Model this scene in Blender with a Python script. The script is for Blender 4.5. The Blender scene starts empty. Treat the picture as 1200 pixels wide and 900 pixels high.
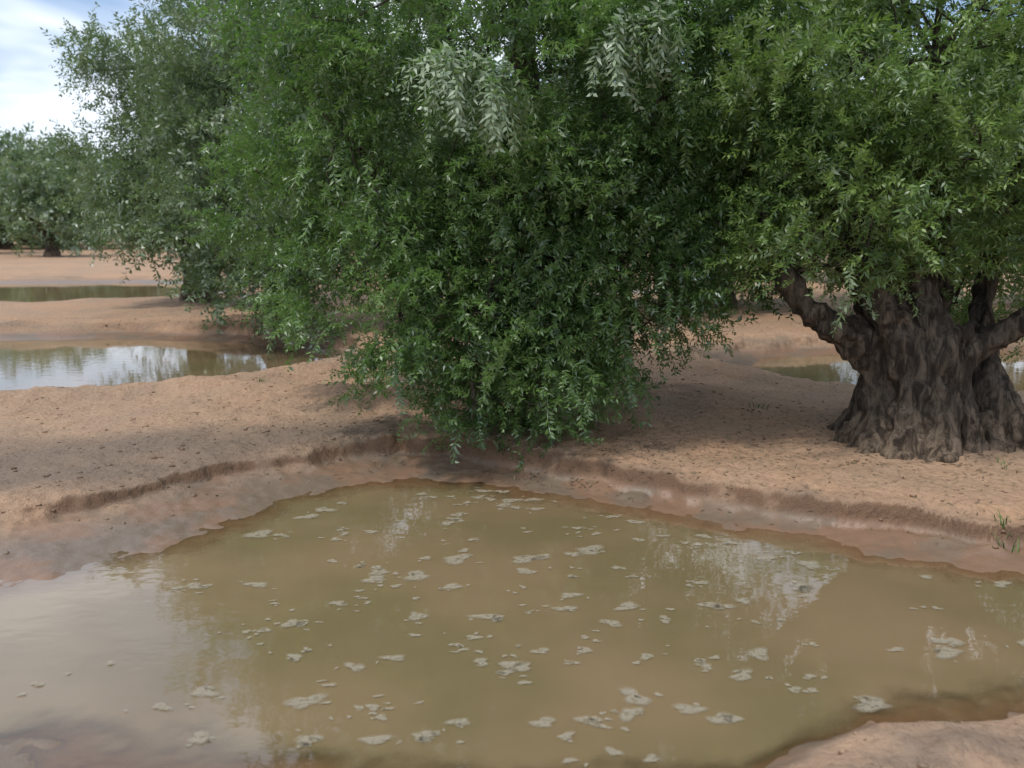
import bpy, math, numpy as np
from mathutils import Vector, noise as mnoise
scene=bpy.context.scene
rng=np.random.default_rng(7)

# ---------------------------------------------------------------- noise
def hash2(ix,iy,s):
    n=(ix.astype(np.int64)*374761393+iy.astype(np.int64)*668265263+s*1274126177)&0xffffffff
    n=((n^(n>>13))*1274126177)&0xffffffff
    n=(n^(n>>16))
    return (n&0xffff)/65535.0
def vnoise(x,y,s=0):
    ix=np.floor(x);iy=np.floor(y);fx=x-ix;fy=y-iy
    fx=fx*fx*fx*(fx*(fx*6-15)+10);fy=fy*fy*fy*(fy*(fy*6-15)+10)
    a=hash2(ix,iy,s);b=hash2(ix+1,iy,s);c=hash2(ix,iy+1,s);d=hash2(ix+1,iy+1,s)
    return (a*(1-fx)+b*fx)*(1-fy)+(c*(1-fx)+d*fx)*fy-0.5
def fbm(x,y,f,o=4,s=0):
    r=0;a=1
    for i in range(o):
        ca,sa=math.cos(i*1.1+.4),math.sin(i*1.1+.4)
        r=r+a*vnoise((x*ca-y*sa)*f+17.3*i,(x*sa+y*ca)*f-9.1*i,s+i);f*=2.03;a*=.5
    return r
def sm(a,b,x):
    t=np.clip((x-a)/(b-a),0,1);return t*t*(3-2*t)
def sdpoly(x,y,P):
    P=np.array(P,float);d=np.full(x.shape,1e9);ins=np.zeros(x.shape,bool);n=len(P)
    for i in range(n):
        a=P[i];b=P[(i+1)%n];e=b-a
        wx=x-a[0];wy=y-a[1]
        t=np.clip((wx*e[0]+wy*e[1])/(e@e),0,1)
        d=np.minimum(d,np.hypot(wx-e[0]*t,wy-e[1]*t))
        if a[1]!=b[1]:
            c=((a[1]>y)!=(b[1]>y))&(x<(b[0]-a[0])*(y-a[1])/(b[1]-a[1])+a[0]); ins^=c
    return np.where(ins,-d,d)

WL=-0.16
bank1=[(-3.06,5.30),(-2.5,5.80),(-2.0,6.4),(-1.31,6.95),(-.53,7.0),(.25,6.62),(.8,6.2),(1.38,5.82),(2.04,5.35),(2.87,4.98),(3.8,4.8),(5.4,4.6),(6.2,3.9),(5.4,3.1),(3.5,2.95),(2.2,2.9),(1.5,2.75),(1.1,2.6),(.75,2.2),(0,1.7),(-1,1.6),(-2.4,1.8),(-3.8,2.4),(-5.2,3.4),(-4.8,4.4)]
wat1=[(-3.2,4.35),(-2.5,4.6),(-2.1,4.95),(-1.8,5.5),(-1.6,5.95),(-1.0,6.4),(-.25,6.5),(.35,6.12),(.91,5.72),(1.6,5.30),(2.1,4.9),(2.9,4.6),(4.2,4.4),(5.3,3.9),(4.6,3.3),(3.4,3.3),(2.0,3.2),(1.59,3.15),(1.13,2.95),(.77,2.80),(.4,2.70),(-.2,2.72),(-.75,2.80),(-1.2,2.88),(-2.0,3.02),(-3,3.3),(-4.2,3.8),(-3.9,4.3)]
bank2=[(-2.2,11.4),(-2.1,12.8),(-3.2,14.6),(-6,15.4),(-9.5,15.2),(-11.5,13.2),(-10.5,10.4),(-8,9.2),(-5.3,9.0),(-3.2,9.9)]
wat2=[(-2.5,11.6),(-2.6,12.8),(-3.8,14.0),(-6,14.8),(-9,14.5),(-10.6,12.8),(-9.8,10.6),(-7.6,9.45),(-5.3,9.3),(-3.4,10.2)]
bank3=[(-7.0,21.5),(-7.5,28.5),(-12,30),(-18,29.5),(-23,25),(-17,20.5),(-11,20)]
wat3=[(-7.8,22),(-8.2,28),(-12,29),(-17.5,28.6),(-21.8,25),(-16.5,21.3),(-11,20.9)]
bank4=[(2.3,11.2),(2.9,9.9),(4.2,9.2),(6.5,8.9),(9,9.5),(9.8,11.5),(8.5,13.5),(5.5,13.8),(3.2,13)]
wat4=[(2.6,11.2),(3.1,10.2),(4.4,9.6),(6.4,9.3),(8.5,9.9),(9.3,11.5),(8,13.1),(5.6,13.3),(3.5,12.6)]
bank5=[(1.2,21),(5,20),(8.5,21.5),(8,25),(4,26),(1,24.5)]
wat5=[(1.9,21.6),(5,20.8),(7.8,22),(7.4,24.5),(4,25.2),(1.7,24)]
PONDS=[(bank1,wat1),(bank2,wat2),(bank3,wat3),(bank4,wat4),(bank5,wat5)]
RIM=[.04,.07,.02,.08,.08]
def height(x,y,want_damp=False):
    h=-.02+0.05*fbm(x,y,.25,3,5)+.035*fbm(x,y,1.3,4,9)+.024*fbm(x,y,6,5,21)
    rid=1-np.abs(fbm(x,y,.33,2,140))*5
    h=h+.07*np.clip(rid,0,1)**2*sm(7.2,8.6,y)
    for (mx,my,mr,mh) in [(3.1,6.75,1.3,.10),(.2,8.9,1.8,.10),(-4.0,15.2,2,.1),(-6.8,19.5,2,.1),(-1.6,8.6,.5,.08),(-2.6,9.0,.6,.05),(.9,7.9,.4,.12),(-.9,7.8,.35,.06),(1.9,8.6,.6,.12)]:
        h=h+mh*np.exp(-((x-mx)**2+(y-my)**2)/(mr*mr))
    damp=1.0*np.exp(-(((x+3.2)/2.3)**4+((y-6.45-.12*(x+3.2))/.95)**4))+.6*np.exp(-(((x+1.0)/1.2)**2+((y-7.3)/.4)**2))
    jag=.13*fbm(x,y,1.5,3,31)+.07*fbm(x,y,6,4,37)
    for k,(B,W) in enumerate(PONDS):
        B_=np.array(B);cx,cy=B_.mean(0);R=np.hypot(*(B_-[cx,cy]).T).max()+2.5
        m=(np.hypot(x-cx,y-cy)<R)
        if not m.any(): continue
        X=x[m];Y=y[m];J=jag[m]
        a=sdpoly(X,Y,B)+J; w=sdpoly(X,Y,W)+.8*J+.10*fbm(X,Y,2.2,4,51)
        hm=h[m]
        wn=np.clip(.5+1.5*fbm(X,Y,1.1,3,93),0,1)
        width=.13+.25*wn if k else .035+.11*wn+.5*sm(3.5,2.9,Y)
        fl=WL+np.where(w>0,np.minimum(w*.10,.065),np.maximum(w*.16,-.13))+.014*fbm(X,Y,2.5,4,61)+.012*fbm(X,Y,14,4,71)
        fl=fl+(.05*np.clip(fbm(X,Y,5,4,301)+.25,0,1))*np.exp(-((a+.12)/.10)**2)
        rim=(RIM[k]+.05*fbm(X,Y,.9,2,88))*np.exp(-((a-.3)/.3)**2)*(1 if k else sm(2.4,4,Y)*.7)
        top=hm+rim+.022*fbm(X,Y,12,3,97)*np.exp(-(a/.25)**2)
        s=sm(-1,0,a/width)
        hm=np.where(a<-2.2,fl,fl*(1-s)+top*s)
        h[m]=hm
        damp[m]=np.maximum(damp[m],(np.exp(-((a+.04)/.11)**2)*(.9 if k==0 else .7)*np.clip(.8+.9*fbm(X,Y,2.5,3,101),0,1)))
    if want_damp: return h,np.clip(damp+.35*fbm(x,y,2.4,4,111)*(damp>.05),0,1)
    return h

def mesh_obj(name,verts,faces,mat=None,parent=None,smooth=False,attr=None,k=None):
    me=bpy.data.meshes.new(name)
    verts=np.asarray(verts,np.float32);faces=np.asarray(faces,np.int32)
    nf,kk=faces.shape
    me.vertices.add(len(verts));me.vertices.foreach_set('co',verts.ravel())
    me.loops.add(nf*kk);me.loops.foreach_set('vertex_index',faces.ravel())
    me.polygons.add(nf);me.polygons.foreach_set('loop_start',np.arange(nf,dtype=np.int32)*kk)
    try: me.polygons.foreach_set('loop_total',np.full(nf,kk,np.int32))
    except Exception: pass
    if smooth: me.polygons.foreach_set('use_smooth',np.ones(nf,bool))
    if attr is not None:
        for an,(ty,data) in attr.items():
            A=me.attributes.new(an,ty,'POINT')
            A.data.foreach_set('value' if ty=='FLOAT' else 'color',np.asarray(data,np.float32).ravel())
    me.update(calc_edges=True)
    if mat: me.materials.append(mat)
    ob=bpy.data.objects.new(name,me);scene.collection.objects.link(ob)
    if parent: ob.parent=parent
    return ob
def gridfaces(nx,ny):
    i=np.arange(nx-1)[None,:]+nx*np.arange(ny-1)[:,None];i=i.ravel()
    return np.stack([i,i+1,i+1+nx,i+nx],1)

# ---------------------------------------------------------------- materials
def newmat(n):
    m=bpy.data.materials.new(n);m.use_nodes=True;nt=m.node_tree;nt.nodes.clear();return m,nt
class NT:
    def __init__(s,nt): s.nt=nt
    def n(s,t,**kw):
        nd=s.nt.nodes.new(t)
        for k,v in kw.items(): setattr(nd,k,v)
        return nd
    def l(s,a,b): s.nt.links.new(a,b)
    def noise(s,scale,detail=4,rough=.55,vec=None,dist=0):
        nd=s.n('ShaderNodeTexNoise');nd.inputs['Scale'].default_value=scale;nd.inputs['Detail'].default_value=detail
        nd.inputs['Roughness'].default_value=rough;nd.inputs['Distortion'].default_value=dist
        if vec: s.l(vec,nd.inputs['Vector'])
        return nd.outputs['Fac']
    def mix(s,f,a,b,bt='MIX'):
        nd=s.n('ShaderNodeMix',data_type='RGBA',blend_type=bt)
        for i,v in ((0,f),(6,a),(7,b)):
            if isinstance(v,(int,float)): nd.inputs[i].default_value=v
            elif isinstance(v,tuple): nd.inputs[i].default_value=(*v,1)
            else: s.l(v,nd.inputs[i])
        return nd.outputs[2]
    def rng(s,v,a,b,c=0,d=1):
        nd=s.n('ShaderNodeMapRange',interpolation_type='SMOOTHSTEP')
        s.l(v,nd.inputs[0])
        for i,q in enumerate((a,b,c,d)): nd.inputs[i+1].default_value=q
        return nd.outputs[0]
    def math(s,op,a,b=0.):
        nd=s.n('ShaderNodeMath',operation=op)
        for i,v in enumerate((a,b)):
            if isinstance(v,(int,float)): nd.inputs[i].default_value=v
            else: s.l(v,nd.inputs[i])
        return nd.outputs[0]

def soil_mat():
    m,nt=newmat('soil');N=NT(nt)
    geo=N.n('ShaderNodeNewGeometry');P=geo.outputs['Position']
    sep=N.n('ShaderNodeSeparateXYZ');N.l(P,sep.inputs[0])
    sn=N.n('ShaderNodeSeparateXYZ');N.l(geo.outputs['Normal'],sn.inputs[0])
    n1=N.noise(.35,3,.6,P);n2=N.noise(2.2,4,.6,P);n3=N.noise(24,4,.7,P)
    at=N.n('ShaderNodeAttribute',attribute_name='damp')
    c=N.mix(N.rng(n1,.40,.60),(.45,.275,.17),(.35,.245,.168))
    c=N.mix(N.rng(n2,.35,.7,0,.8),c,(.43,.285,.185))
    c=N.mix(N.rng(n3,.40,.72,0,.6),c,(.21,.138,.088))
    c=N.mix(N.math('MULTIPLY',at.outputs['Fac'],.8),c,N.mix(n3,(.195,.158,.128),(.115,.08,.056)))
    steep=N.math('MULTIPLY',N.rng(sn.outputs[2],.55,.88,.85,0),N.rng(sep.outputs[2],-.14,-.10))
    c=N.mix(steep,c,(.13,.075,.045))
    wz=N.math('ADD',sep.outputs[2],N.math('MULTIPLY',N.math('SUBTRACT',n2,.5),.07))
    wet=N.rng(wz,-.12,-.04,1,0)
    c2=N.mix(N.rng(n2,.42,.6),(.21,.130,.085),(.165,.125,.092))
    c2=N.mix(N.rng(sep.outputs[2],-.175,-.155,1,0),c2,(.30,.205,.13))
    c=N.mix(wet,c,c2)
    b=N.n('ShaderNodeBsdfPrincipled');N.l(c,b.inputs['Base Color'])
    N.l(N.rng(wet,0.3,1,.95,.36),b.inputs['Roughness']);b.inputs['Specular IOR Level'].default_value=.32
    bp=N.n('ShaderNodeBump');bp.inputs['Distance'].default_value=.035
    N.l(N.rng(wet,0,1,.9,.22),bp.inputs['Strength']);N.l(n3,bp.inputs['Height']);N.l(bp.outputs[0],b.inputs['Normal'])
    o=N.n('ShaderNodeOutputMaterial');N.l(b.outputs[0],o.inputs[0]);return m
def water_mat():
    m,nt=newmat('muddy_water');N=NT(nt)
    geo=N.n('ShaderNodeNewGeometry');P=geo.outputs['Position']
    at=N.n('ShaderNodeAttribute',attribute_name='depth')
    n1=N.noise(.8,3,.55,P);
    c=N.mix(N.rng(n1,.35,.65),(.170,.132,.066),(.225,.160,.088))
    d=N.n('ShaderNodeBsdfDiffuse');N.l(c,d.inputs[0])
    t=N.n('ShaderNodeBsdfTransparent');t.inputs[0].default_value=(.93,.88,.78,1)
    ms=N.n('ShaderNodeMixShader');N.l(N.rng(at.outputs['Fac'],0,.045,.05,.95),ms.inputs[0]);N.l(t.outputs[0],ms.inputs[1]);N.l(d.outputs[0],ms.inputs[2])
    g=N.n('ShaderNodeBsdfGlossy');g.inputs['Roughness'].default_value=.03;g.inputs[0].default_value=(1,1,1,1)
    mp=N.n('ShaderNodeMapping');mp.inputs['Scale'].default_value=(1,1.6,1);N.l(P,mp.inputs[0])
    h=N.noise(6,2,.5,mp.outputs[0])
    bp=N.n('ShaderNodeBump');bp.inputs['Distance'].default_value=.01;bp.inputs['Strength'].default_value=.10;N.l(h,bp.inputs['Height'])
    N.l(bp.outputs[0],g.inputs['Normal'])
    fr=N.n('ShaderNodeFresnel');fr.inputs[0].default_value=1.65;N.l(bp.outputs[0],fr.inputs['Normal'])
    m2=N.n('ShaderNodeMixShader');N.l(fr.outputs[0],m2.inputs[0]);N.l(ms.outputs[0],m2.inputs[1]);N.l(g.outputs[0],m2.inputs[2])
    o=N.n('ShaderNodeOutputMaterial');N.l(m2.outputs[0],o.inputs[0]);return m
def leaf_mat(name,dark,light,silver,under,trans,silv_amt=.25):
    m,nt=newmat(name);N=NT(nt)
    at=N.n('ShaderNodeAttribute',attribute_name='tint');sp=N.n('ShaderNodeSeparateColor');N.l(at.outputs['Color'],sp.inputs[0])
    r,g,b_=sp.outputs
    f=N.math('ADD',N.math('MULTIPLY',r,.4),N.math('MULTIPLY',g,.6))
    c=N.mix(N.rng(f,.15,.85),dark,light)
    c=N.mix(N.rng(b_,1-silv_amt,1-silv_amt+.1,0,.85),c,silver)
    geo=N.n('ShaderNodeNewGeometry')
    c=N.mix(geo.outputs['Backfacing'],c,N.mix(.5,c,under))
    p=N.n('ShaderNodeBsdfDiffuse');N.l(c,p.inputs[0])
    gl=N.n('ShaderNodeBsdfGlossy');gl.inputs['Roughness'].default_value=.42;gl.inputs[0].default_value=(.9,.95,1,1)
    t=N.n('ShaderNodeBsdfTranslucent');t.inputs[0].default_value=(*trans,1)
    ms=N.n('ShaderNodeMixShader');ms.inputs[0].default_value=.33
    N.l(p.outputs[0],ms.inputs[1]);N.l(t.outputs[0],ms.inputs[2])
    m3=N.n('ShaderNodeMixShader');m3.inputs[0].default_value=.06
    N.l(ms.outputs[0],m3.inputs[1]);N.l(gl.outputs[0],m3.inputs[2])
    o=N.n('ShaderNodeOutputMaterial');N.l(m3.outputs[0],o.inputs[0]);return m
def bark_mat():
    m,nt=newmat('olive_bark');N=NT(nt)
    geo=N.n('ShaderNodeNewGeometry');P=geo.outputs['Position']
    mp=N.n('ShaderNodeMapping');mp.inputs['Scale'].default_value=(1,1,.28);N.l(P,mp.inputs[0])
    a=N.noise(16,6,.7,mp.outputs[0],.6);c0=N.noise(3,2,.5,P)
    c=N.mix(N.rng(a,.40,.64),(.028,.022,.017),(.145,.115,.088))
    c=N.mix(N.rng(c0,.4,.7,0,.45),c,(.07,.057,.045))
    sep=N.n('ShaderNodeSeparateXYZ');N.l(P,sep.inputs[0])
    c=N.mix(N.rng(sep.outputs[2],.0,.5,.5,0),c,N.mix(N.rng(a,.38,.6),(.07,.05,.035),(.33,.24,.165)))
    p=N.n('ShaderNodeBsdfPrincipled');N.l(c,p.inputs['Base Color']);p.inputs['Roughness'].default_value=.9;p.inputs['Specular IOR Level'].default_value=.2
    bp=N.n('ShaderNodeBump');bp.inputs['Distance'].default_value=.04;bp.inputs['Strength'].default_value=1
    N.l(a,bp.inputs['Height']);N.l(bp.outputs[0],p.inputs['Normal'])
    o=N.n('ShaderNodeOutputMaterial');N.l(p.outputs[0],o.inputs[0]);return m
def simple_mat(name,c1,c2,sc=20,rough=.9):
    m,nt=newmat(name);N=NT(nt);geo=N.n('ShaderNodeNewGeometry');n=N.noise(sc,3,.6,geo.outputs['Position'])
    p=N.n('ShaderNodeBsdfPrincipled');N.l(N.mix(N.rng(n,.35,.65),c1,c2),p.inputs['Base Color']);p.inputs['Roughness'].default_value=rough
    o=N.n('ShaderNodeOutputMaterial');N.l(p.outputs[0],o.inputs[0]);return m
def foam_mat():
    m,nt=newmat('foam');N=NT(nt);geo=N.n('ShaderNodeNewGeometry');n=N.noise(38,3,.6,geo.outputs['Position'])
    at=N.n('ShaderNodeAttribute',attribute_name='body')
    d=N.n('ShaderNodeBsdfDiffuse');N.l(N.mix(N.rng(n,.35,.65),(.43,.40,.32),(.30,.26,.19)),d.inputs[0])
    t=N.n('ShaderNodeBsdfTransparent')
    f=N.math('MULTIPLY',N.rng(at.outputs['Fac'],0.0,.6,0,.72),N.rng(n,.36,.56,.3,1))
    ms=N.n('ShaderNodeMixShader');N.l(f,ms.inputs[0]);N.l(t.outputs[0],ms.inputs[1]);N.l(d.outputs[0],ms.inputs[2])
    o=N.n('ShaderNodeOutputMaterial');N.l(ms.outputs[0],o.inputs[0]);return m
SOIL=soil_mat();WATER=water_mat();BARK=bark_mat()

# ---------------------------------------------------------------- ground
def axis(lo,hi,step,outlo,outhi,g1,g2):
    a=list(np.arange(lo,hi,step))
    s=step;x=a[-1]
    while x<outhi:
        s*=g1 if x<30 else g2;x+=s;a.append(x)
    s=step;x=a[0];b=[]
    while x>outlo:
        s*=1.05;x-=s;b.append(x)
    return np.array(b[::-1]+a)
xs=axis(-4.6,5.2,.020,-700,700,1.05,1.08);ys=axis(2.2,8.2,.020,-60,900,1.010,1.08)
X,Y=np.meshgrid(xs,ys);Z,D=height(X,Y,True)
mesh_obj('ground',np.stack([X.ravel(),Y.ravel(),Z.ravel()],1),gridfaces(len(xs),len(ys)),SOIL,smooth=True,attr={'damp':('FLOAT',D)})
for k,(B,W) in enumerate(PONDS):
    B_=np.array(B);st=.035 if k==0 else .1
    ax=np.arange(B_[:,0].min()-.1,B_[:,0].max()+.1,st);ay=np.arange(B_[:,1].min()-.1,B_[:,1].max()+.1,st)
    XX,YY=np.meshgrid(ax,ay);H=height(XX,YY)
    F=gridfaces(len(ax),len(ay));keep=(H.ravel()[F]<WL+.03).any(1)&(sdpoly(XX,YY,B).ravel()[F]<.25).any(1)
    mesh_obj('pond_water',np.stack([XX.ravel(),YY.ravel(),np.full(XX.size,WL)],1),F[keep],WATER,attr={'depth':('FLOAT',np.clip(WL-H.ravel(),0,1))})

# ---------------------------------------------------------------- foam
def foam():
    V=[];F=[];E=[];r=np.random.default_rng(5)
    def patch(cx,cy,rx,ry,ang,n=20):
        ph=r.uniform(0,6.28,4);b=len(V)
        V.append((cx,cy,WL+.005));E.append(1)
        ring=[]
        for i in range(n):
            t=i/n*2*math.pi
            q=1+.25*math.sin(2*t+ph[0])+.2*math.sin(3*t+ph[1])+.10*math.sin(5*t+ph[2])
            x=rx*q*math.cos(t);y=ry*q*math.sin(t)
            ring.append((x*math.cos(ang)-y*math.sin(ang),x*math.sin(ang)+y*math.cos(ang)))
        for s,e in ((.65,.6),(1.2,0)):
            for (x,y) in ring: V.append((cx+x*s,cy+y*s,WL+.005));E.append(e)
        for i in range(n):
            j=(i+1)%n;F.append((b,b+1+i,b+1+j));F.append((b+1+i,b+1+n+i,b+1+n+j));F.append((b+1+i,b+1+n+j,b+1+j))
    cnt=0
    while cnt<180:
        y=r.uniform(2.9,6.2);x=r.normal(.1,1.15)*(.55+y*.11)
        pt=(np.array([x]),np.array([y]))
        if sdpoly(*pt,wat1)[0]>-.18 : continue
        s=r.uniform(.012,.045)*(1.5 if r.random()<.2 else 1);a=r.normal(0,.3)
        patch(x,y,s*r.uniform(1,1.5),s*.9,a)
        for j in range(r.integers(0,4)):
            patch(x+r.normal(0,.07),y+r.normal(0,.05),r.uniform(.006,.022),r.uniform(.006,.016),a,10)
        cnt+=1
    mesh_obj('water_foam',V,F,foam_mat(),attr={'body':('FLOAT',E)})
foam()

# ---------------------------------------------------------------- clods + litter
def clods():
    r=np.random.default_rng(11);n=12000
    x=r.uniform(-7,7,n);y=2+r.random(n)**1.3*14
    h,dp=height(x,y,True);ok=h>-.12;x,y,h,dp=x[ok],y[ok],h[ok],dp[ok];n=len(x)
    t=(1+5**.5)/2
    iv=np.array([(-1,t,0),(1,t,0),(-1,-t,0),(1,-t,0),(0,-1,t),(0,1,t),(0,-1,-t),(0,1,-t),(t,0,-1),(t,0,1),(-t,0,-1),(-t,0,1)],float);iv/=np.linalg.norm(iv[0])
    fc=np.array([(0,11,5),(0,5,1),(0,1,7),(0,7,10),(0,10,11),(1,5,9),(5,11,4),(11,10,2),(10,7,6),(7,1,8),(3,9,4),(3,4,2),(3,2,6),(3,6,8),(3,8,9),(4,9,5),(2,4,11),(6,2,10),(8,6,7),(9,8,1)])
    s=.004+.018*r.random(n)**5
    s=s*(1+.5*(dp>.5)*r.random(n))
    V=iv[None]*(s[:,None,None])*r.uniform(.7,1.35,(n,12,1))*np.array([1,1,.6])
    V=V+np.stack([x,y,h-s*.05],1)[:,None]
    F=fc[None]+12*np.arange(n)[:,None,None]
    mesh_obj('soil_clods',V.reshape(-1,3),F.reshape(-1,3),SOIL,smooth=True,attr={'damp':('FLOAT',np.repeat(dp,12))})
    n=5000
    c=[(0,7.6,1.5),(3.0,6.6,.9),(-4,14,2.5),(.5,6.6,.8)]
    ci=r.integers(0,4,n);cc=np.array(c)[ci]
    x=cc[:,0]+r.normal(0,1,n)*cc[:,2];y=cc[:,1]+r.normal(0,.7,n)*cc[:,2]
    h=height(x,y);ok=h>-.15;x,y,h=x[ok],y[ok],h[ok];n=len(x)
    a=r.uniform(0,6.28,n);l=r.uniform(.015,.028,n);w=l*.2
    dx=np.cos(a);dy=np.sin(a)
    P=np.stack([x,y,h+.006],1)
    d=np.stack([dx*l,dy*l,r.normal(0,.006,n)],1);p=np.stack([-dy*w,dx*w,r.normal(0,.002,n)],1)
    V=np.stack([P-d,P+p,P+d,P-p],1).reshape(-1,3);F=np.arange(4*n).reshape(-1,4)
    mesh_obj('fallen_leaves',V,F,simple_mat('dry_leaf',(.12,.08,.045),(.24,.19,.12),9))
    # small grass tufts on the banks
    V=[];F=[]
    for (gx,gy,nb,hh) in [(2.80,4.93,26,.11),(2.95,5.0,14,.08),(2.35,6.1,8,.05),(-2.6,9.3,16,.09),(3.35,6.0,10,.06),(2.2,7.9,18,.1)]:
        for i in range(nb):
            px=gx+r.normal(0,.03);py=gy+r.normal(0,.03);z=float(height(np.array([px]),np.array([py]))[0])-.01
            an=r.uniform(0,6.28);le=hh*r.uniform(.5,1.2);dx=math.cos(an);dy=math.sin(an);b=len(V)
            for (f,wd) in ((0,.003),(.5,.0035),(1,.0006)):
                ox=dx*le*.6*f*f;oy=dy*le*.6*f*f
                V.append((px+ox-dy*wd,py+oy+dx*wd,z+le*f*(1-.25*f)));V.append((px+ox+dy*wd,py+oy-dx*wd,z+le*f*(1-.25*f)))
            F+= [(b,b+1,b+3,b+2),(b+2,b+3,b+5,b+4)]
    mesh_obj('grass_tufts',V,F,simple_mat('grass',(.05,.10,.02),(.10,.17,.04),9))
clods()

# ---------------------------------------------------------------- foliage sprays
def make_template(r,droop,nn=17,L=.42,ll=.055,lw=.0125):
    quads=[];
    def pos(s): return np.array([L*(s-.3*abs(droop)*s*s),.0,-L*.62*droop*s*s])
    bend=r.normal(0,.22)
    def P(s):
        p=pos(s);p[1]+=bend*s*s*L;return p
    for i in range(nn):
        s=(i+.6)/nn;p=P(s);t=P(min(s+.02,1.02))-P(s-.02);t/=np.linalg.norm(t)
        up=np.array([0,0,1.])-t*t[2];up/=max(np.linalg.norm(up),1e-3);sd=np.cross(t,up)
        roll=i*1.57*.9+r.normal(0,.3)
        for q in (0,math.pi):
            side=math.cos(roll+q)*sd+math.sin(roll+q)*up*.8
            d=t*r.uniform(.3,.8)+side*r.uniform(.7,1.1)+r.normal(0,.2,3);d/=np.linalg.norm(d)
            n=up*.9+np.array([0,0,.4])+r.normal(0,.45,3);w=np.cross(d,n);w/=np.linalg.norm(w)
            l=ll*r.uniform(.65,1.15)*(1-.35*max(0,s-.7)/.3);ww=lw*.5*r.uniform(.8,1.2)
            nrm=np.cross(w,d)
            quads.append([p,p+d*l*.42+w*ww,p+d*l-nrm*l*.08,p+d*l*.42-w*ww])
    for a,b in ((0,.35),(.35,.7),(.7,1)):
        p0=P(a);p1=P(b);m=(p0+p1)/2;w=np.array([0,.0022,0])
        quads.append([p0,m+w,p1,m-w])
    return np.array(quads)
tr=np.random.default_rng(3)
TEMPL={}
for dens,(nn,ll,lw,LLn) in {'hi':(14,.056,.0165,.28),'lo':(10,.085,.027,.38),'far':(6,.14,.06,.42)}.items():
    TEMPL[dens]=[make_template(tr,d,nn,LLn,ll,lw) for d in (-.7,-.4,-.1,.15,.4,.7,1.3,1.0)]
def sprays(r,pos,yaw,tilt,scale,kinds,dens,clump,silver):
    Vs=[];Cs=[]
    for k,T in enumerate(TEMPL[dens]):
        m=kinds==k
        if not m.any(): continue
        n=m.sum();Q=T.shape[0];T_=T.reshape(1,-1,3)*scale[m][:,None,None]
        ct,st=np.cos(tilt[m])[:,None],np.sin(tilt[m])[:,None]
        x=T_[...,0]*ct-T_[...,2]*st;z=T_[...,0]*st+T_[...,2]*ct;y=T_[...,1]
        cy,sy=np.cos(yaw[m])[:,None],np.sin(yaw[m])[:,None]
        V=np.stack([x*cy-y*sy,x*sy+y*cy,z],-1)+pos[m][:,None]
        lr=np.repeat(r.random((n,Q)),4,1)
        C=np.stack([lr,np.repeat(clump[m][:,None],Q*4,1),np.repeat(silver[m][:,None],Q*4,1),np.ones((n,Q*4))],-1)
        Vs.append(V.reshape(-1,3));Cs.append(C.reshape(-1,4))
    return np.concatenate(Vs),np.concatenate(Cs)
def tube(path,rad,seg=8,nz=0,close=True):
    path=np.array(path,float);rad=np.array(rad,float)
    n=len(path);m=max(2,int(nz) if nz else (n-1)*4+1)
    t=np.linspace(0,n-1,m);out=[];rr=[]
    for q in t:
        i=min(int(q),n-2);f=q-i
        p0=path[max(i-1,0)];p1=path[i];p2=path[i+1];p3=path[min(i+2,n-1)]
        out.append(.5*((2*p1)+(-p0+p2)*f+(2*p0-5*p1+4*p2-p3)*f*f+(-p0+3*p1-3*p2+p3)*f**3))
        rr.append(rad[i]*(1-f)+rad[i+1]*f)
    out=np.array(out);T=np.gradient(out,axis=0);T/=np.linalg.norm(T,axis=1)[:,None]+1e-9
    V=[]
    ref=np.array([.31,.95,.1])
    for p,tt,r_ in zip(out,T,rr):
        a=np.cross(tt,ref);a/=np.linalg.norm(a)+1e-9;b=np.cross(tt,a)
        for k in range(seg):
            th=2*math.pi*k/seg;V.append(p+r_*(math.cos(th)*a+math.sin(th)*b))
    F=[]
    for j in range(len(out)-1):
        for k in range(seg):
            k2=(k+1)%seg;F.append((j*seg+k,j*seg+k2,(j+1)*seg+k2,(j+1)*seg+k))
    if close:
        c0=len(V);V.append(out[0]);c1=len(V);V.append(out[-1])
        for k in range(seg):
            k2=(k+1)%seg;F.append((c0,k2,k,c0));l=(len(out)-1)*seg;F.append((c1,l+k,l+k2,c1))
    return np.array(V),np.array(F)
class Acc:
    def __init__(s): s.V=[];s.F=[];s.n=0
    def add(s,V,F): s.V.append(V);s.F.append(F+s.n);s.n+=len(V)
    def get(s): return np.concatenate(s.V),np.concatenate(s.F)
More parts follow.
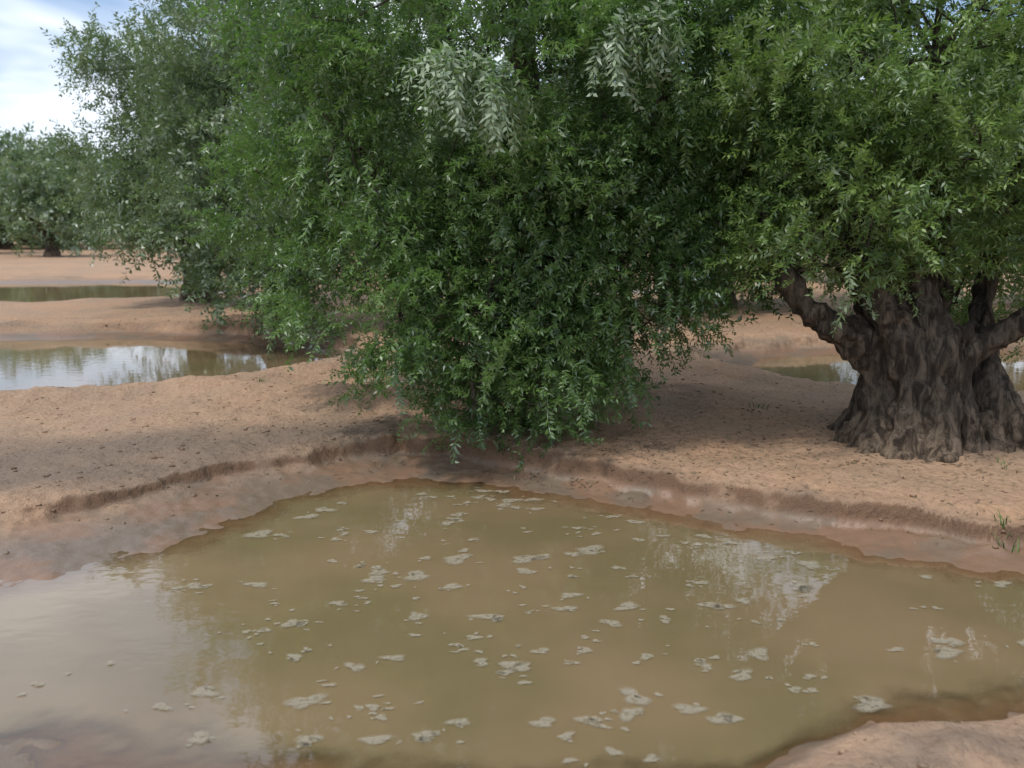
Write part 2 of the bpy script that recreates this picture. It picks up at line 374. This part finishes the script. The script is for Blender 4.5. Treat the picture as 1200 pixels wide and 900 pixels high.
def crown(r,blobs,fork,dens,per_area,mat,parent,sc=1.,twigs=True,clumpR=.33,upw=.3,cov=2.5,zmin=.2,name='foliage'):
    tw=Acc();P=[];Yw=[];Ti=[];Sc=[];K=[];CL=[];SI=[]
    for bb in blobs:
        (bx,by,bz,rx,ry,rz)=bb[:6];sil=bb[6] if len(bb)>6 else None
        c=np.array([bx,by,bz]);R=np.array([rx,ry,rz])
        area=4*math.pi*((rx*ry)**1.6/3+(rx*rz)**1.6/3+(ry*rz)**1.6/3)**(1/1.6)
        ncl=max(3,int(area*cov/(clumpR/.33)**2))
        fk=np.array(min(fork,key=lambda q:np.linalg.norm(np.array(q[:3])-c))[:3])
        mid=(fk+c)/2+r.normal(0,.12,3)+np.array([0,0,.12])
        if twigs:
            rr=min(.035,.010+.012*np.linalg.norm(fk-c))
            tw.add(*tube([fk,mid,c],[rr,rr*.7,rr*.4],6,9,False))
        for j in range(ncl):
            d=r.normal(0,1,3);d/=np.linalg.norm(d)
            rad=r.uniform(.3,1.0)**.5*(1+.14*r.normal())
            cc=c+d*R*rad
            if cc[2]<zmin: continue
            if twigs and r.random()<.4:
                f=r.uniform(-.6,1);st=c*(1-abs(f))+(mid if f>0 else cc)*abs(f)+r.normal(0,.05,3)
                m=(st+cc)/2+r.normal(0,.07,3)+np.array([0,0,.05])
                tw.add(*tube([st,m,cc],[.009,.006,.003],4,6,False))
            cr=clumpR*r.uniform(.6,1.25);ns=int(per_area*(cr/.33)**2*r.uniform(.7,1.3)/(clumpR/.33)**2)
            if sil is not None: cr=.14;ns=11
            q=r.normal(0,1,(ns,3));q/=np.linalg.norm(q,axis=1)[:,None]
            pp=cc+q*cr*r.uniform(.1,.9,(ns,1))*np.array([1,1,1.0])
            out=d[:2]*.8+q[:,:2]*.9+r.normal(0,.4,(ns,2))
            P.append(pp);Yw.append(np.arctan2(out[:,1],out[:,0]))
            hgt=d[2]
            if sil is not None:
                Ti.append(r.normal(-.3,.3,ns));Sc.append(sc*r.uniform(1.0,1.6,ns));K.append(np.full(ns,6))
            else:
                Ti.append(r.normal(.15+.4*hgt,.55,ns));Sc.append(sc*r.uniform(.65,1.3,ns))
                up=r.random(ns)<(upw+.3*max(hgt,0))
                K.append(np.where(up,r.integers(0,4,ns),r.choice([2,3,4,5,7,5,4,7],ns)))
            CL.append(np.full(ns,r.random())*.85+r.random(ns)*.15)
            SI.append((np.full(ns,r.random())*.75+.25*r.random(ns)) if sil is None else np.full(ns,sil))
    cat=np.concatenate
    P=cat(P)
    V,C=sprays(r,P,cat(Yw),cat(Ti),cat(Sc),cat(K),dens,cat(CL),cat(SI))
    V[:,2]=np.maximum(V[:,2],-.12)
    mesh_obj(name,V,np.arange(len(V)).reshape(-1,4),mat,parent,attr={'tint':('FLOAT_COLOR',C)})
    if twigs:
        TV,TF=tw.get();mesh_obj('branches',TV,TF,BARK,parent,smooth=True)
    print('crown',len(V)//4)
def gnarled(name,acc,parent,vox=.02,amp=.03):
    V,F=acc.get()
    me=bpy.data.meshes.new(name)
    faces=[tuple(dict.fromkeys(f)) for f in F.tolist()]
    me.from_pydata(V.tolist(),[],faces);ob=bpy.data.objects.new(name,me);scene.collection.objects.link(ob)
    md=ob.modifiers.new('r','REMESH');md.mode='VOXEL';md.voxel_size=vox
    dg=bpy.context.evaluated_depsgraph_get();m2=bpy.data.meshes.new_from_object(ob.evaluated_get(dg))
    ob.modifiers.clear();ob.data=m2
    n=len(m2.vertices);co=np.empty(n*3);m2.vertices.foreach_get('co',co);co=co.reshape(-1,3)
    no=np.empty(n*3);m2.vertices.foreach_get('normal',no);no=no.reshape(-1,3)
    dsp=np.empty(n)
    for i in range(n):
        x,y,z=co[i]
        w=mnoise.noise((x*3,y*3,z*2))*.8
        tz=x+.25*z
        a=mnoise.noise((tz*9+w*2,y*9,z*2.2+w));b=mnoise.noise((x*22,y*22,z*9));c=mnoise.noise((x*4,y*4,z*3.3))
        k=mnoise.noise((x*8+5,y*8,z*7))
        dsp[i]=(-abs(a)*1.8+.5+.5*b+.9*c+max(0,k-.25)*2.2)
    co=co+no*(dsp*amp)[:,None]
    m2.vertices.foreach_set('co',co.ravel());m2.polygons.foreach_set('use_smooth',np.ones(len(m2.polygons),bool));m2.update()
    m2.materials.clear();m2.materials.append(BARK);ob.parent=parent
def empty(name,loc=(0,0,0)):
    e=bpy.data.objects.new(name,None);scene.collection.objects.link(e);e.location=loc;e.empty_display_size=.3;return e

# right-hand old olive -------------------------------------------------
LR=leaf_mat('leaf_right',(.06,.120,.025),(.20,.29,.07),(.28,.36,.21),(.20,.27,.14),(.22,.38,.06),.16)
LC=leaf_mat('leaf_centre',(.030,.072,.018),(.135,.225,.055),(.30,.37,.24),(.18,.24,.13),(.16,.34,.05),.14)
LL=leaf_mat('leaf_left',(.048,.085,.035),(.145,.20,.082),(.31,.37,.26),(.21,.26,.17),(.15,.26,.07),.32)
t=empty('olive_tree')
A=Acc()
S=[
 ([(2.42,6.5,-.12),(2.64,6.55,.08),(2.76,6.62,.4),(2.72,6.65,.68),(2.48,6.6,.9),(2.15,6.55,1.08),(1.95,6.6,1.35),(1.8,6.7,1.8)],[.09,.13,.14,.15,.14,.10,.07,.03]),
 ([(2.62,6.12,-.12),(2.77,6.28,.06),(2.9,6.45,.4),(2.84,6.5,.8),(2.65,6.55,1.2),(2.5,6.7,1.8),(2.3,6.9,2.6)],[.08,.12,.15,.15,.11,.07,.03]),
 ([(2.98,6.0,-.14),(3.02,6.22,.06),(3.05,6.42,.4),(3.03,6.5,.85),(2.95,6.65,1.3),(3.05,6.9,2.0),(3.1,7,3.0)],[.07,.11,.15,.17,.13,.08,.03]),
 ([(3.3,6.05,-.14),(3.3,6.3,.05),(3.22,6.47,.4),(3.25,6.55,.72),(3.5,6.5,.92),(3.85,6.45,1.2),(4.2,6.4,1.65),(4.6,6.6,2.4)],[.07,.10,.12,.12,.085,.07,.05,.03]),
 ([(3.95,6.35,-.14),(3.76,6.5,.04),(3.62,6.62,.3),(3.55,6.75,.55),(3.6,6.95,1.0),(3.8,7.2,1.7),(4.2,7.4,2.6)],[.08,.16,.18,.15,.08,.06,.03]),
 ([(3.5,7.35,-.1),(3.3,7.1,.3),(3.2,6.95,.9),(3.4,7.3,1.7),(3.5,7.7,2.8)],[.12,.18,.17,.09,.04]),
 ([(2.6,7.2,-.1),(2.85,7.0,.3),(2.85,6.9,.9),(2.5,7.2,1.7),(2.3,7.6,2.6)],[.12,.18,.17,.09,.04]),
 ([(3.05,6.75,-.1),(3.05,6.75,.4),(3.03,6.72,.95)],[.40,.30,.25]),
 ([(2.15,6.72,-.13),(2.45,6.7,-.02),(2.72,6.7,.25)],[.05,.08,.13]),
 ([(2.72,5.85,-.15),(2.86,6.12,-.02),(2.97,6.4,.3)],[.04,.07,.11]),
 ([(3.62,6.1,-.15),(3.55,6.35,.0),(3.45,6.55,.3)],[.05,.08,.10]),
 ([(2.3,6.2,-.15),(2.5,6.35,-.02),(2.75,6.5,.25)],[.04,.07,.10]),
]
for p,r_ in S: A.add(*tube(p,r_,12))
for q in range(8):
    a=np.random.default_rng(q);A.add(*tube([(a.uniform(2.75,3.3),a.uniform(6.40,6.5),a.uniform(.35,.95)),(a.uniform(2.8,3.2),6.65,a.uniform(.5,1.0))],[.06,.10],8))
gnarled('trunk',A,t,.015,.038)
blR=[(2.15,6.25,1.55,.55,.45,.42),(2.5,6.2,1.90,.6,.5,.5),(1.85,6.7,2.3,.7,.7,.7),(1.55,7.2,1.75,.45,.5,.5),(3.05,6.0,2.1,.75,.5,.45),(3.9,6.15,1.85,.6,.6,.6),(4.7,6.6,2.0,.9,.8,.9),
 (2.3,6.4,2.8,.8,.7,.6),(3.1,6.6,3.0,1.1,.9,.8),(4.3,6.7,3.0,1.1,1.0,.9),(3.0,6.5,1.75,.5,.35,.3),(2.5,7.4,2.2,.8,.6,.8),(2.35,6.15,1.3,.35,.25,.2),
 (3.6,7.2,1.7,.5,.5,.4),(4.2,6.9,1.3,.45,.4,.35),(3.7,7.6,1.1,.4,.4,.35)]
blR2=[(2.2,7.1,3.6,.9,.9,.8),(3.3,7.1,4.3,1.4,1.2,.9),(4.6,7.3,4.2,1.1,1.1,.9),(3.2,8.0,2.7,1.2,.7,.9),(4.6,8,1.9,1,.9,.9)]
rr=np.random.default_rng(21)
fkR=[(1.95,6.6,1.35),(2.5,6.7,1.8),(3.05,6.9,2.0),(4.2,6.4,1.65),(3.8,7.2,1.7),(3.4,7.3,1.7),(3.1,7,2.9)]
crown(rr,blR,fkR,'hi',28,LR,t,1.0,cov=2.7,upw=.45)
crown(rr,blR2,fkR,'lo',13,LR,t,1.0,cov=2.0,name='upper_foliage')

# centre olive ---------------------------------------------------------
t=empty('olive_tree')
A=Acc()
for p,r_ in [([(.2,8.7,-.1),(.25,8.7,.5),(.2,8.7,1.0)],[.45,.33,.28]),
 ([(-.2,8.4,-.1),(0,8.5,.4),(-.1,8.5,1),(-.8,8.1,1.7),(-1.3,7.7,2.5)],[.12,.18,.17,.11,.05]),
 ([(.5,8.3,-.1),(.35,8.5,.4),(.35,8.4,1),(.9,8.1,1.8),(1.3,7.8,2.8)],[.12,.18,.17,.11,.05]),
 ([(.1,8.2,-.1),(.15,8.4,.5),(.1,8.2,1.1),(0,7.8,1.9),(0,7.5,2.6)],[.1,.16,.16,.1,.05]),
 ([(.6,8.9,-.1),(.4,8.8,.6),(.4,8.9,1.3),(.8,9.3,2.4),(1,9.5,3.6)],[.12,.18,.17,.11,.05]),
 ([(-.2,9.1,-.1),(0,8.9,.6),(0,9,1.3),(-.5,9.1,2.6),(-.7,9,4)],[.12,.18,.17,.11,.05]),
 ([(.2,8.7,.8),(.2,8.6,2),(.1,8.4,3.2),(0,8.4,4.8)],[.2,.15,.1,.05])]: A.add(*tube(p,r_,10))
gnarled('trunk',A,t,.03,.03)
blC=[(0,6.9,1.6,.85,.6,.9),(-.22,6.55,.8,.36,.3,.5),(-.28,6.45,.45,.27,.2,.32),(-.3,6.7,.25,.35,.2,.2),(.25,6.55,1.05,.45,.35,.6),(.2,6.85,.65,.45,.3,.45),(-.2,7.3,.7,.6,.3,.5),(.5,7.5,.7,.5,.3,.45),(-1.1,6.95,1.3,.55,.5,.6),(-.65,6.65,1.05,.45,.4,.55),(-.85,7.1,.7,.5,.4,.4),
 (.85,6.9,1.4,.65,.6,.75),(.55,6.9,.9,.4,.4,.4),(.95,7.1,.85,.35,.4,.4),(1.25,7.3,1.35,.5,.5,.5),(1.7,7.4,1.7,.6,.6,.65),(1.5,7.4,2.3,.7,.6,.7),(-.15,6.65,2.05,.7,.4,.4),(.75,6.8,2.1,.6,.4,.4),(.1,6.5,1.7,.6,.3,.45),
 (-1.3,7.2,2.3,.85,.8,.85),(-.1,6.7,2.6,1.1,.8,.9),(1.1,7.0,2.75,1.0,.8,.9),(-.6,7.1,3.5,1.2,.9,.7),(.9,7.3,3.6,1.2,.9,.7),(-1.9,8.2,1.9,.7,.8,.9),
 (-.25,5.82,2.66,.18,.1,.08,.97),(-.15,5.80,2.55,.08,.08,.08,.97),(.85,6.15,2.95,.2,.15,.1,.97)]
blC2=[(0,8,4.8,1.9,1.5,1.1),(-1.5,8.6,3.8,1.3,1.3,1.1),(1.5,8.8,4.2,1.4,1.4,1.2),(0,8.8,5.8,1.4,1.3,.9),(0,10,3.2,1.8,1.1,1.5),(-1.6,8.8,2.3,.8,1,.9),(1.9,8.8,2.4,.8,.8,.9),(.1,8.6,2.0,1.2,.7,.8)]
rr=np.random.default_rng(22)
fkC=[(-1.3,7.7,2.4),(1.3,7.8,2.6),(0,7.6,2.4),(.9,9.4,3),(-.7,9,3.6),(0,8.4,4.6)]
crown(rr,blC,fkC,'hi',33,LC,t,1.0,cov=2.8,zmin=.12,upw=.38)
crown(rr,blC2,fkC,'lo',13,LC,t,1.0,cov=1.9,name='upper_foliage')

# left olives -----------------------------------------------------------
def simple_tree(name,base,blobs,seed,mat,dens,per,sc,clumpR,parent=None,h=1.0,cov=2.5):
    t=parent or empty(name)
    bx,by=base;A=Acc();r=np.random.default_rng(seed)
    A.add(*tube([(bx,by,-.15),(bx+.05,by,.5*h),(bx,by,1.0*h)],[.45,.3,.25],9))
    forks=[]
    for k in range(5):
        a=k*1.257+r.uniform(-.3,.3);c,s=math.cos(a),math.sin(a)
        e=(bx+1.2*c,by+1.2*s,2.4*h+r.uniform(-.3,.5));forks.append(e)
        A.add(*tube([(bx+.4*c,by+.4*s,-.15),(bx+.2*c,by+.2*s,.4*h),(bx+.2*c,by+.2*s,1.*h),(bx+.7*c,by+.7*s,1.7*h),e],[.14,.16,.16,.11,.05],8))
    gnarled('trunk',A,t,.05,.03)
    crown(r,blobs,forks,dens,per,mat,t,sc,True,clumpR,cov=cov)
    return t
blL=[(-3.6,13.2,.95,.8,.7,.7),(-2.9,13.3,1.0,.8,.6,.8),(-4.2,13.5,1.7,1.0,.9,1.0),(-3.0,13.6,2.0,1.1,.9,1.2),(-4.9,14.2,2.6,1.0,1.1,1.1),(-3.4,14,3.4,1.6,1.2,1.2),(-2.2,14.6,3.0,1.2,1.2,1.4),(-4.3,14.8,4.6,1.5,1.4,1.1),(-2.8,15,4.8,1.5,1.4,1.1),(-3.8,16.3,3,1.8,1.2,1.6),(-2.2,14.8,1.6,1,.8,1),(-3.7,14.6,1.6,1.2,.6,.9)]
simple_tree('olive_tree',(-3.7,15),blL,31,LL,'lo',23,1.25,.45)
blL2=[(-7.3,18.2,1.9,1.2,1,.9),(-5.9,18.0,1.9,1.2,1,1.2),(-7.9,19.2,3.0,1.1,1.2,1.2),(-6.6,18.6,3.6,1.6,1.2,1.2),(-5.4,19,3.8,1.4,1.3,1.4),(-7.3,19.4,4.9,1.3,1.4,1.2),(-6.1,19.5,5.6,1.6,1.4,1.1),(-6.4,21,3.4,1.8,1.3,1.7),(-6.6,18.7,2.2,1.4,.8,1)]
simple_tree('olive_tree',(-6.7,19.5),blL2,32,LL,'lo',22,1.45,.5)

# generic orchard trees -------------------------------------------------
def generic_blobs(r,n=13,R=2.4,H=5.2,zl=1.3):
    B=[]
    for i in range(n):
        a=i*2.4;q=R*.62*math.sqrt(r.random());z=zl+(H-1.1-zl)*(i+r.random())/n
        f=1-.35*abs(z-2.8)/2.4
        B.append((q*math.cos(a)*1.1*f+0,q*math.sin(a)*1.1*f,z,*(r.uniform(.8,1.3,3)*np.array([1,1,.85]))))
    return B
r0=np.random.default_rng(77)
gt=simple_tree('olive_tree',(0,0),generic_blobs(r0,17),41,LL,'lo',13,1.8,.55)
gt.location=(7.0,15.5,0)
def dup(src,loc,rot,sc,name='olive_tree'):
    e=empty(name,loc);e.rotation_euler=(0,0,rot);e.scale=(sc,)*3
    for ch in src.children:
        o=bpy.data.objects.new(ch.name,ch.data);scene.collection.objects.link(o);o.parent=e
    return e
for (x,y,a,s) in [(.6,17.0,1.3,1.0),(-2.6,27,2.2,1.1),(4.2,19,3.0,1.1),(11.5,19,3.0,1.1),(14,13,4.,1.0),(8,28,5,1.15)]: dup(gt,(x,y,0),a,s)
# distant grove
gf=simple_tree('distant_olive_trees',(0,0),generic_blobs(np.random.default_rng(5),16,2.9,5.6,1.0),42,LL,'far',8,2.4,.8)
chs=list(gf.children)
bpy.data.objects.remove(gf)
far=empty('distant_olive_trees');rr=np.random.default_rng(9)
pts=[(-24,48),(-31,52)]
for row in range(3):
    for i in range(-13,14):
        pts.append((i*6.0+rr.uniform(-1.2,1.2)+row*3,62+row*13+rr.uniform(-2,2)))
for (x,y) in pts:
    e=empty('grove_tree',(x,y,0));e.parent=far;e.rotation_euler=(0,0,rr.uniform(0,6.28));s=rr.uniform(1.1,1.5);e.scale=(s,s,s)
    if y<55: e.scale=(.95,.95,.95)
    for ch in chs:
        o=bpy.data.objects.new(ch.name,ch.data);scene.collection.objects.link(o);o.parent=e
for ch in chs: bpy.data.objects.remove(ch)

# ---------------------------------------------------------------- sky, sun, camera
w=bpy.data.worlds.new('World');scene.world=w;w.use_nodes=True;nt=w.node_tree;nt.nodes.clear();N=NT(nt)
to_sun=Vector((-.8,-.6,1.6)).normalized();el=math.asin(to_sun.z);az=math.atan2(to_sun.x,to_sun.y)
sky=N.n('ShaderNodeTexSky',sky_type='NISHITA');sky.sun_disc=False;sky.sun_elevation=el;sky.sun_rotation=az%(2*math.pi);sky.dust_density=1.5
tc=N.n('ShaderNodeTexCoord');sp=N.n('ShaderNodeSeparateXYZ');N.l(tc.outputs['Generated'],sp.inputs[0])
den=N.math('ADD',N.math('MAXIMUM',sp.outputs[2],0),.16)
cb=N.n('ShaderNodeCombineXYZ');N.l(N.math('DIVIDE',sp.outputs[0],den),cb.inputs[0]);N.l(N.math('DIVIDE',sp.outputs[1],den),cb.inputs[1])
cn=N.noise(.7,4,.55,cb.outputs[0],.3)
cl=N.math('MULTIPLY',N.rng(cn,.36,.60),N.rng(sp.outputs[2],.0,.3,.5,1))
col=N.mix(cl,N.mix(.5,sky.outputs[0],(3.6,5.6,9.0)),(11.8,12.3,13.2))
bg=N.n('ShaderNodeBackground');bg.inputs[1].default_value=.12;N.l(col,bg.inputs[0])
o=N.n('ShaderNodeOutputWorld');N.l(bg.outputs[0],o.inputs[0])
sd=bpy.data.lights.new('sun','SUN');sd.energy=2.2;sd.angle=math.radians(5);sd.color=(1,.94,.85)
so=bpy.data.objects.new('sun',sd);scene.collection.objects.link(so);so.rotation_euler=to_sun.to_track_quat('Z','Y').to_euler()
cam=bpy.data.cameras.new('camera');cam.lens=32;cam.sensor_width=36;cam.clip_end=3000;cam.clip_start=.05
cam.dof.use_dof=True;cam.dof.focus_distance=6.3;cam.dof.aperture_fstop=2.2
co=bpy.data.objects.new('camera',cam);scene.collection.objects.link(co);co.location=(0,0,1.7);co.rotation_euler=(math.radians(80),0,0)
scene.camera=co
scene.view_settings.view_transform='Standard';scene.view_settings.look='None';scene.view_settings.exposure=0
